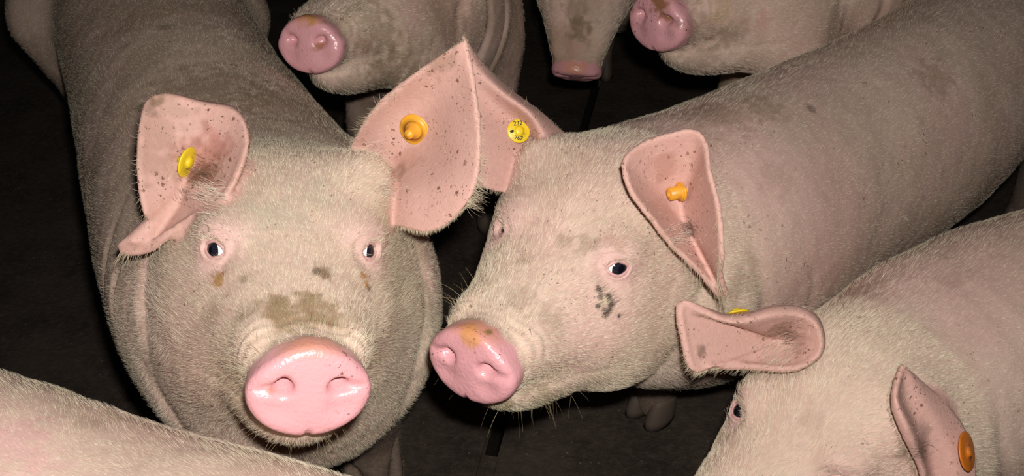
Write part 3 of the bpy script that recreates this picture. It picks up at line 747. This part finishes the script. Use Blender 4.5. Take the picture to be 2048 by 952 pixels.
# 2: head turned to the left
RB = [[-0.8392, -0.5386, 0.0745], [0.5433, -0.8246, 0.1576], [-0.0235, 0.1728, 0.9847]]; tB = [-0.0413, 0.7441, 0.5463]
earB_l = leaf_ear([
 [(1150, 285, 1.24), (1088, 226, 1.21), (1020, 176, 1.19), (965, 122, 1.17), (930, 68, 1.15)],
 [(1105, 300, 1.19), (1064, 232, 1.165), (1005, 186, 1.155), (955, 138, 1.15), (925, 80, 1.145)],
 [(1072, 315, 1.205), (1048, 258, 1.20), (1000, 225, 1.18), (950, 190, 1.16), (915, 150, 1.15)],
 [(1052, 338, 1.20), (1036, 315, 1.19), (995, 300, 1.17), (950, 285, 1.15), (910, 250, 1.14)],
 [(1040, 365, 1.19), (1022, 382, 1.175), (985, 380, 1.16), (950, 362, 1.15), (915, 330, 1.14)]])
earB_r = cup_ear((1360, 425, 1.112), [(1254, 315, 1.04), (1288, 287, 1.05), (1340, 270, 1.05), (1388, 262, 1.045), (1407, 288, 1.04), (1414, 340, 1.03), (1430, 400, 1.025), (1438, 460, 1.025), (1440, 515, 1.03), (1437, 555, 1.05), (1449, 598, 1.08), (1418, 560, 1.075), (1385, 525, 1.065), (1348, 490, 1.055), (1306, 435, 1.04), (1268, 385, 1.035), (1253, 345, 1.035)], 1.15)
make_pig('B', RB, tB, 1.0,
 [(.10, 1.00, .515, .125, .12, .12), (.20, 1.07, .46, .16, .17, .20), (.30, 1.14, .44, .168, .19, .235), (.45, 1.28, .43, .165, .19, .21), (.66, 1.45, .435, .165, .19, .195), (.86, 1.66, .45, .162, .18, .165), (1.03, 1.86, .45, .17, .18, .19), (1.11, 1.95, .45, .12, .14, .15)],
 [leg(.245, 1.22, .40, (.05, .02)), leg(.44, 1.17, .40, (-.05, .0)), leg(.95, 1.94, .42, (-.02, -.04), True), leg(1.12, 1.79, .42, (-.02, -.02), True)],
 [earB_l, earB_r], 'pig with its head turned left and black smears below one eye', .0026,
 gaze={1: (.35, .90, .20), -1: (.86, .46, .16)}, fringe=(.5, .5),
 stains_shade=[(1196, 578, .006, DRK, 1.2), (1198, 595, .005, DRK, 1.2), (1217, 592, .004, DRK, 1.2), (1222, 606, .005, DRK, 1.2), (1212, 625, .008, DRK, 1.3), (1195, 612, .005, DRK, 1.1), (1206, 605, .006, (.5, .4, .27), .8), (1238, 632, .003, DRK, 1), (1170, 495, .016, BRN, .4), (1235, 482, .016, (.40, .22, .16), .5), (1040, 600, .02, BRN, .35), (1105, 640, .02, BRN, .3), (1080, 798, .03, (.2, .14, .06), .5), (1010, 812, .016, (.2, .14, .06), .6), (1130, 480, .012, BRN, .4), (1050, 520, .010, BRN, .4), (940, 672, .014, (.55, .25, .07), .7), (975, 665, .006, (.20, .13, .03), .9),
  (1330, 330, .02, (.36, .16, .12), .5), (1380, 455, .012, DRK, .6), (1430, 225, .05, BRN, .45), (1530, 215, .03, BRN, .4), (1620, 215, .010, DRK, .6), (1870, 160, .04, BRN, .4), (1480, 560, .03, BRN, .3), (1400, 225, .03, DRK, .2), (1550, 350, .03, BRN, .2)],  # darks inside the right ear cup paint its shadow
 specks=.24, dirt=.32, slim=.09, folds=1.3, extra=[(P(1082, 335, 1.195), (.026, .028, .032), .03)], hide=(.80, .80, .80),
 tufts=[(1382, 455, 9, 60, CV(-.3, .3, .8), .012, M_DARKHAIR), (1350, 480, 16, 90, CV(.7, .3, .6), .014, M_HAIR_PALE), (1060, 275, 10, 50, CV(-.7, -.3, .5), .012, M_DARKHAIR), (1440, 590, 10, 60, CV(.2, -.9, .3), .016, M_EARHAIR)])

# 3: bottom right, looking down to the left
RC = [[-0.5697, -0.8047, -0.1667], [0.8184, -0.5741, -0.0253], [-0.0754, -0.1509, 0.9857]]; tC = [0.1861, 0.677, 0.3065]
earC_l = cup_ear((1572, 685, 1.14), [(1354, 610, 1.07), (1390, 622, 1.07), (1435, 641, 1.07), (1485, 646, 1.07), (1540, 634, 1.075), (1592, 631, 1.085), (1630, 648, 1.085), (1643, 685, 1.085), (1632, 715, 1.085), (1595, 738, 1.085), (1555, 742, 1.095), (1500, 738, 1.09), (1440, 737, 1.085), (1428, 732, 1.085), (1400, 746, 1.075), (1378, 735, 1.07), (1365, 690, 1.07)], .85,
  roll=[(0, 0, .003), (8, -3, .008), (14, -14, .02), (14, -24, .03), (8, -27, .035), (6, -24, .035), (8, -16, .03), (10, 0, .02), (6, 5, .01), (0, 3, .006), (0, 0, .004), (0, 0, .003), (0, 0, .003), (0, 0, .003), (0, 0, .003), (0, 0, .003), (0, 0, .003)])
earC_r = leaf_ear([
 [(1846, 990, 1.06), (1830, 930, 1.04), (1800, 870, 1.02), (1778, 800, 1.02), (1804, 728, 1.03)],
 [(1858, 985, 1.05), (1842, 915, 1.03), (1818, 855, 1.01), (1792, 790, 1.01), (1806, 730, 1.03)],
 [(1875, 985, 1.075), (1862, 920, 1.06), (1842, 860, 1.045), (1812, 800, 1.035), (1808, 731, 1.03)],
 [(1915, 985, 1.06), (1908, 915, 1.055), (1885, 855, 1.05), (1845, 790, 1.04), (1811, 732, 1.03)],
 [(1955, 990, 1.07), (1950, 905, 1.07), (1925, 845, 1.07), (1875, 788, 1.06), (1815, 733, 1.04)]])
make_pig('C', RC, tC, 1.0,
 [(.40, .84, .325, .11, .12, .12), (.49, .90, .325, .138, .155, .15), (.60, .965, .33, .165, .18, .18), (.76, 1.04, .33, .17, .185, .20), (.95, 1.11, .305, .17, .175, .19), (1.15, 1.17, .295, .17, .17, .19), (1.32, 1.22, .27, .16, .15, .18), (1.40, 1.24, .27, .11, .12, .13)],
 [leg(.55, 1.02, .33, (.03, -.02)), leg(.68, .86, .33, (.0, .05)), leg(1.24, 1.29, .27, (-.02, -.04), True), leg(1.32, 1.12, .27, (-.02, .02), True)],
 [earC_l, earC_r], 'pig in the lower right corner wearing an orange disc tag', .0026,
 gaze={1: (.36, .62, .68), -1: (.8, .5, .2)}, fringe=(.6, .5),
 stains_shade=[(1405, 700, .008, DRK, .6), (1440, 880, .012, (.30, .16, .10), .6), (1845, 890, .02, DRK, .4), (1700, 590, .05, BRN, .35), (1900, 560, .03, BRN, .25), (1560, 660, .02, BRN, .5), (1600, 680, .016, DRK, .3), (1630, 850, .02, BRN, .2), (1810, 900, .015, BRN, .6)],
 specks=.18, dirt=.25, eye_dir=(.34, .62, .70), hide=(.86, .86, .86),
 tufts=[(1575, 672, 12, 80, CV(.5, .4, .6), .016, M_DARKHAIR), (1545, 715, 22, 160, CV(.5, .75, .5), .020, M_HAIR_PALE), (1840, 900, 10, 50, CV(.3, .3, .8), .010, M_DARKHAIR)])

# 4: only the back shows, bottom left
yD = nrm((.86, -.46, -.20)); xD = nrm(np.cross(yD, (0, 0, 1))); RD = np.stack([xD, yD, np.cross(xD, yD)], 1); tD = np.array([.10, .34, .415]) + .42 * yD
make_pig('D', RD, tD, 1.0,
 [(-1.0, .645, .41, .12, .14, .15), (-.90, .63, .41, .17, .20, .19), (-.74, .59, .427, .19, .225, .21), (-.56, .572, .432, .185, .22, .22), (-.38, .537, .42, .175, .183, .21), (-.20, .475, .42, .175, .185, .21), (.0, .40, .415, .17, .175, .20), (.10, .34, .41, .12, .13, .14)][::-1],
 [leg(-.04, .48, .36), leg(-.10, .32, .36), leg(-.80, .70, .40, (0, 0), True), leg(-.86, .50, .40, (0, 0), True)],
 [head_ear(RD, tD, 1.0, 1, .9, .5), head_ear(RD, tD, 1.0, -1, .9, .5)], 'pale pig seen only as a rounded back in the lower left corner', .0036, detail=False, dirt=.2, specks=.1, body_hair=1.7,
 stains_shade=[(10, 890, .05, (.62, .36, .34), .7), (180, 850, .02, BRN, .25), (300, 850, .03, BRN, .2)])

# 5: top, snout pushed forward, left of the middle
RE_ = [[-0.9357, -0.3517, -0.0266], [0.3373, -0.9144, 0.2237], [-0.103, 0.2003, 0.9743]]; tE = np.array([-0.2933, 1.3227, 0.638])
make_pig('E', RE_, tE, 1.0,
 [(-.17, 1.66, .56, .13, .13, .13), (-.165, 1.78, .50, .17, .18, .19), (-.165, 1.92, .46, .185, .20, .22), (-.20, 2.15, .43, .185, .20, .22), (-.27, 2.45, .42, .185, .20, .21), (-.33, 2.7, .42, .17, .18, .19), (-.35, 2.8, .42, .11, .12, .13)],
 [leg(-.30, 1.80, .40, (.03, .03)), leg(-.04, 1.80, .40, (-.02, .03)), leg(-.42, 2.6, .4, (0, 0), True), leg(-.20, 2.64, .4, (0, 0), True)],
 [head_ear(np.array(RE_), tE, 1.0, 1), head_ear(np.array(RE_), tE, 1.0, -1)], 'muddy-faced pig at the top, its snout above the back of the pig facing us', .0036, detail=False, hair=.35,
 stains_shade=[(617, 35, .016, (.42, .20, .05), .8), (640, 92, .010, (.30, .12, .05), .8), (690, 55, .03, BRN, .4), (730, 90, .03, RED, .3), (760, 60, .05, BRN, .5), (700, 170, .03, BRN, .4), (820, 130, .05, BRN, .35), (880, 30, .05, BRN, .3), (830, 30, .03, (.6, .36, .34), .5), (780, 150, .05, BRN, .5), (950, 60, .05, BRN, .3), (720, 30, .03, (.55, .42, .3), .6)],
 dirt=.75, specks=.15)

# 6: top, in the middle, muzzle hanging
tF = P(1152, 148, 1.98)
yF = nrm((-.10, -.60, -.79)); xF = nrm(np.cross(yF, (0, 0, 1))); RF = np.stack([xF, yF, np.cross(xF, yF)], 1)
nbF = RF @ np.array([0, -.40, .0]) + tF
make_pig('F', RF, tF, .97,
 [tuple(nbF) + (.12, .12, .12), tuple(nbF + [.04, .14, .0]) + (.15, .17, .18), (nbF[0] + .07, nbF[1] + .32, .44, .175, .20, .22), (nbF[0] + .06, nbF[1] + .6, .43, .178, .20, .22), (nbF[0] + .05, nbF[1] + .9, .43, .175, .19, .21), (nbF[0] + .05, nbF[1] + 1.0, .43, .12, .13, .14)],
 [leg(.158, nbF[1] + .50, .4, (-.04, 0)), leg(.245, nbF[1] + .50, .4, (.04, 0)), leg(nbF[0] - .06, nbF[1] + .88, .4, (0, 0), True), leg(nbF[0] + .15, nbF[1] + .88, .4, (0, 0), True)],
 [head_ear(RF, tF, .97, 1, .3, .6), head_ear(RF, tF, .97, -1, .3, .6)], 'shadowy pig at the top middle, muzzle hanging down to the floor', .004, detail=False, hair=.25,
 stains_shade=[(1160, 60, .03, BRN, .8), (1150, 100, .02, RED, .4), (1150, 20, .03, BRN, .5)], dirt=.9)

# 7: top right
RG = [[-0.6256, -0.7796, -0.0295], [0.7672, -0.6216, 0.1582], [-0.1417, 0.0764, 0.987]]
tG = C0 + (np.array([0.1956, 1.2642, 0.6983]) - C0) * 1.15
nbG = np.array(RG) @ np.array([0, -.40, -.02]) * 1.12 + tG
make_pig('G', RG, tG, 1.13,
 [tuple(nbG) + (.115, .13, .10), tuple(nbG + [.0, .17, -.05]) + (.15, .18, .19), tuple(nbG + [.03, .32, -.11]) + (.172, .20, .22), (nbG[0] + .11, nbG[1] + .56, .44, .18, .20, .22), (nbG[0] + .19, nbG[1] + .80, .43, .18, .20, .22), (nbG[0] + .26, nbG[1] + 1.04, .43, .17, .18, .2), (nbG[0] + .28, nbG[1] + 1.14, .43, .11, .13, .14)],
 [leg(.43, 1.86, .42, (.12, .04)), leg(.64, 2.0, .42, (.0, .0)), leg(nbG[0] + .15, nbG[1] + 1.0, .42, (0, 0), True), leg(nbG[0] + .36, nbG[1] + 1.0, .42, (0, 0), True)],
 [head_ear(np.array(RG), tG, 1.1, 1), head_ear(np.array(RG), tG, 1.1, -1)], 'brown-smeared pig at the top right, pink snout over the back of another', .0036, detail=False, hair=.35,
 stains_shade=[(1320, 12, .022, (.22, .09, .03), .9), (1335, 30, .012, (.22, .09, .03), .8), (1400, 60, .04, BRN, .4), (1460, 70, .03, BRN, .4), (1440, 20, .03, (.5, .35, .2), .5), (1520, 50, .02, RED, .4), (1400, 120, .04, BRN, .4)],
 dirt=.8)

# ------------------------------------------------------------------ ear tags (parts of their pigs)
def ear_tag(key, px, py, nv, r, m, stud, label, lift=.003, upv=(0, 0, 1), pos=None, thick=.0022, own=None):
    pg = PIGS.get(key)
    if pg is None: return
    q = pg['hit'](px, py)
    if own is not None: nv = nrm(nrm(nv) * (1 - own) + q[1] * np.sign(-q[1] @ FW) * own)
    c = np.array(pos) if pos is not None else q[0] + nrm(nv) * lift
    Fr = frame_from(nv, upv)
    prof = [(r * .86, -thick / 2), (r * .97, -thick * .4), (r, 0), (r * .97, thick * .4), (r * .90, thick * .62), (r * .55, thick * .75)] + stud
    V, Fc = lathe(prof, 32)
    o = mesh_obj('ear_tag', V @ Fr.T + c, Fc, m, pg['root'], pg['loc']); o['label'] = label
    # the pin that runs through the ear
    V, Fc = lathe([(.0032, -.010), (.0032, 0)], 14); p_ = mesh_obj('tag_pin', V @ Fr.T + c, Fc, m, o)
    p_.data.transform(Matrix.Translation(Vector(-np.array(pg['loc']))))
    return o, c, Fr, pg
def tag_text(tag, txt, x, y, size, rot):
    o, c, Fr, pg = tag
    cu = bpy.data.curves.new('t', 'FONT'); cu.body = txt; cu.size = size; cu.align_x = 'CENTER'; cu.align_y = 'CENTER'; cu.extrude = .0001; cu.offset = .00012
    to = bpy.data.objects.new('t', cu); COL.objects.link(to)
    dg = bpy.context.evaluated_depsgraph_get(); me = bpy.data.meshes.new_from_object(to.evaluated_get(dg)); bpy.data.objects.remove(to)
    Mx = Matrix.Translation(Vector(c - pg['loc'])) @ Matrix([list(Fr[i]) for i in range(3)]).to_4x4() @ Matrix.Translation((x, y, .0018)) @ Matrix.Rotation(rot, 4, 'Z')
    me.transform(Mx); me.name = 'tag_number'; me.materials.clear(); me.materials.append(M_INK)
    t_ = bpy.data.objects.new('tag_number', me); COL.objects.link(t_); t_.parent = o
DOME = [(.0060, .0021), (.0058, .0034), (.0042, .0047), (.0018, .0052)]
CONE = [(.0105, .0022), (.0085, .0045), (.0062, .0080), (.0054, .0120), (.0050, .0150), (.0040, .0160), (.0022, .0162), (.0020, .0180)]
BARREL = [(.0102, .0024), (.0100, .0036), (.0074, .0038), (.0072, .0150), (.0064, .0158), (.0030, .0160), (.0026, .0175)]
ear_tag('A', 357, 318, CV(.93, -.33, .14), .0165, M_YEL, DOME, 'yellow disc tag seen almost edge-on', .010)
ear_tag('A', 832, 257, CV(-.22, -.62, .75), .0175, M_AMB, CONE, 'amber disc tag with a cone-shaped stud', .004, own=.5)
tg = ear_tag('B', 1034, 264, CV(-.25, .05, .95), .0146, M_YEL, DOME, 'round yellow tag with handwritten numbers', .006, own=.6)
if tg:
    tag_text(tg, '232', .0008, .0092, .0078, -.10); tag_text(tg, '767', -.0024, -.0084, .0070, -.42)
    o, c, Fr, pg = tg
    V, Fc = lathe([(.0021, 0), (.0019, .00025)], 9); V = V * [1.5, .8, 1] + [-.0085, .0012, .0017]; mesh_obj('ink_blot', V @ Fr.T + c, Fc, M_INK, o, pg['loc'])
ear_tag('B', 1372, 381, CV(-.93, -.22, .30), .0112, M_AMB, BARREL, 'amber barrel-shaped tag stud', .006)
ear_tag('C', 1474, 622, CV(-.12, .88, -.25), .0135, M_YEL, DOME, 'yellow tag edge sticking up behind the ear', pos=P(1474, 626, 1.10))
ear_tag('C', 1920, 903, CV(.74, .16, .62), .0215, M_ORA, DOME, 'orange disc tag', .007, own=.15)
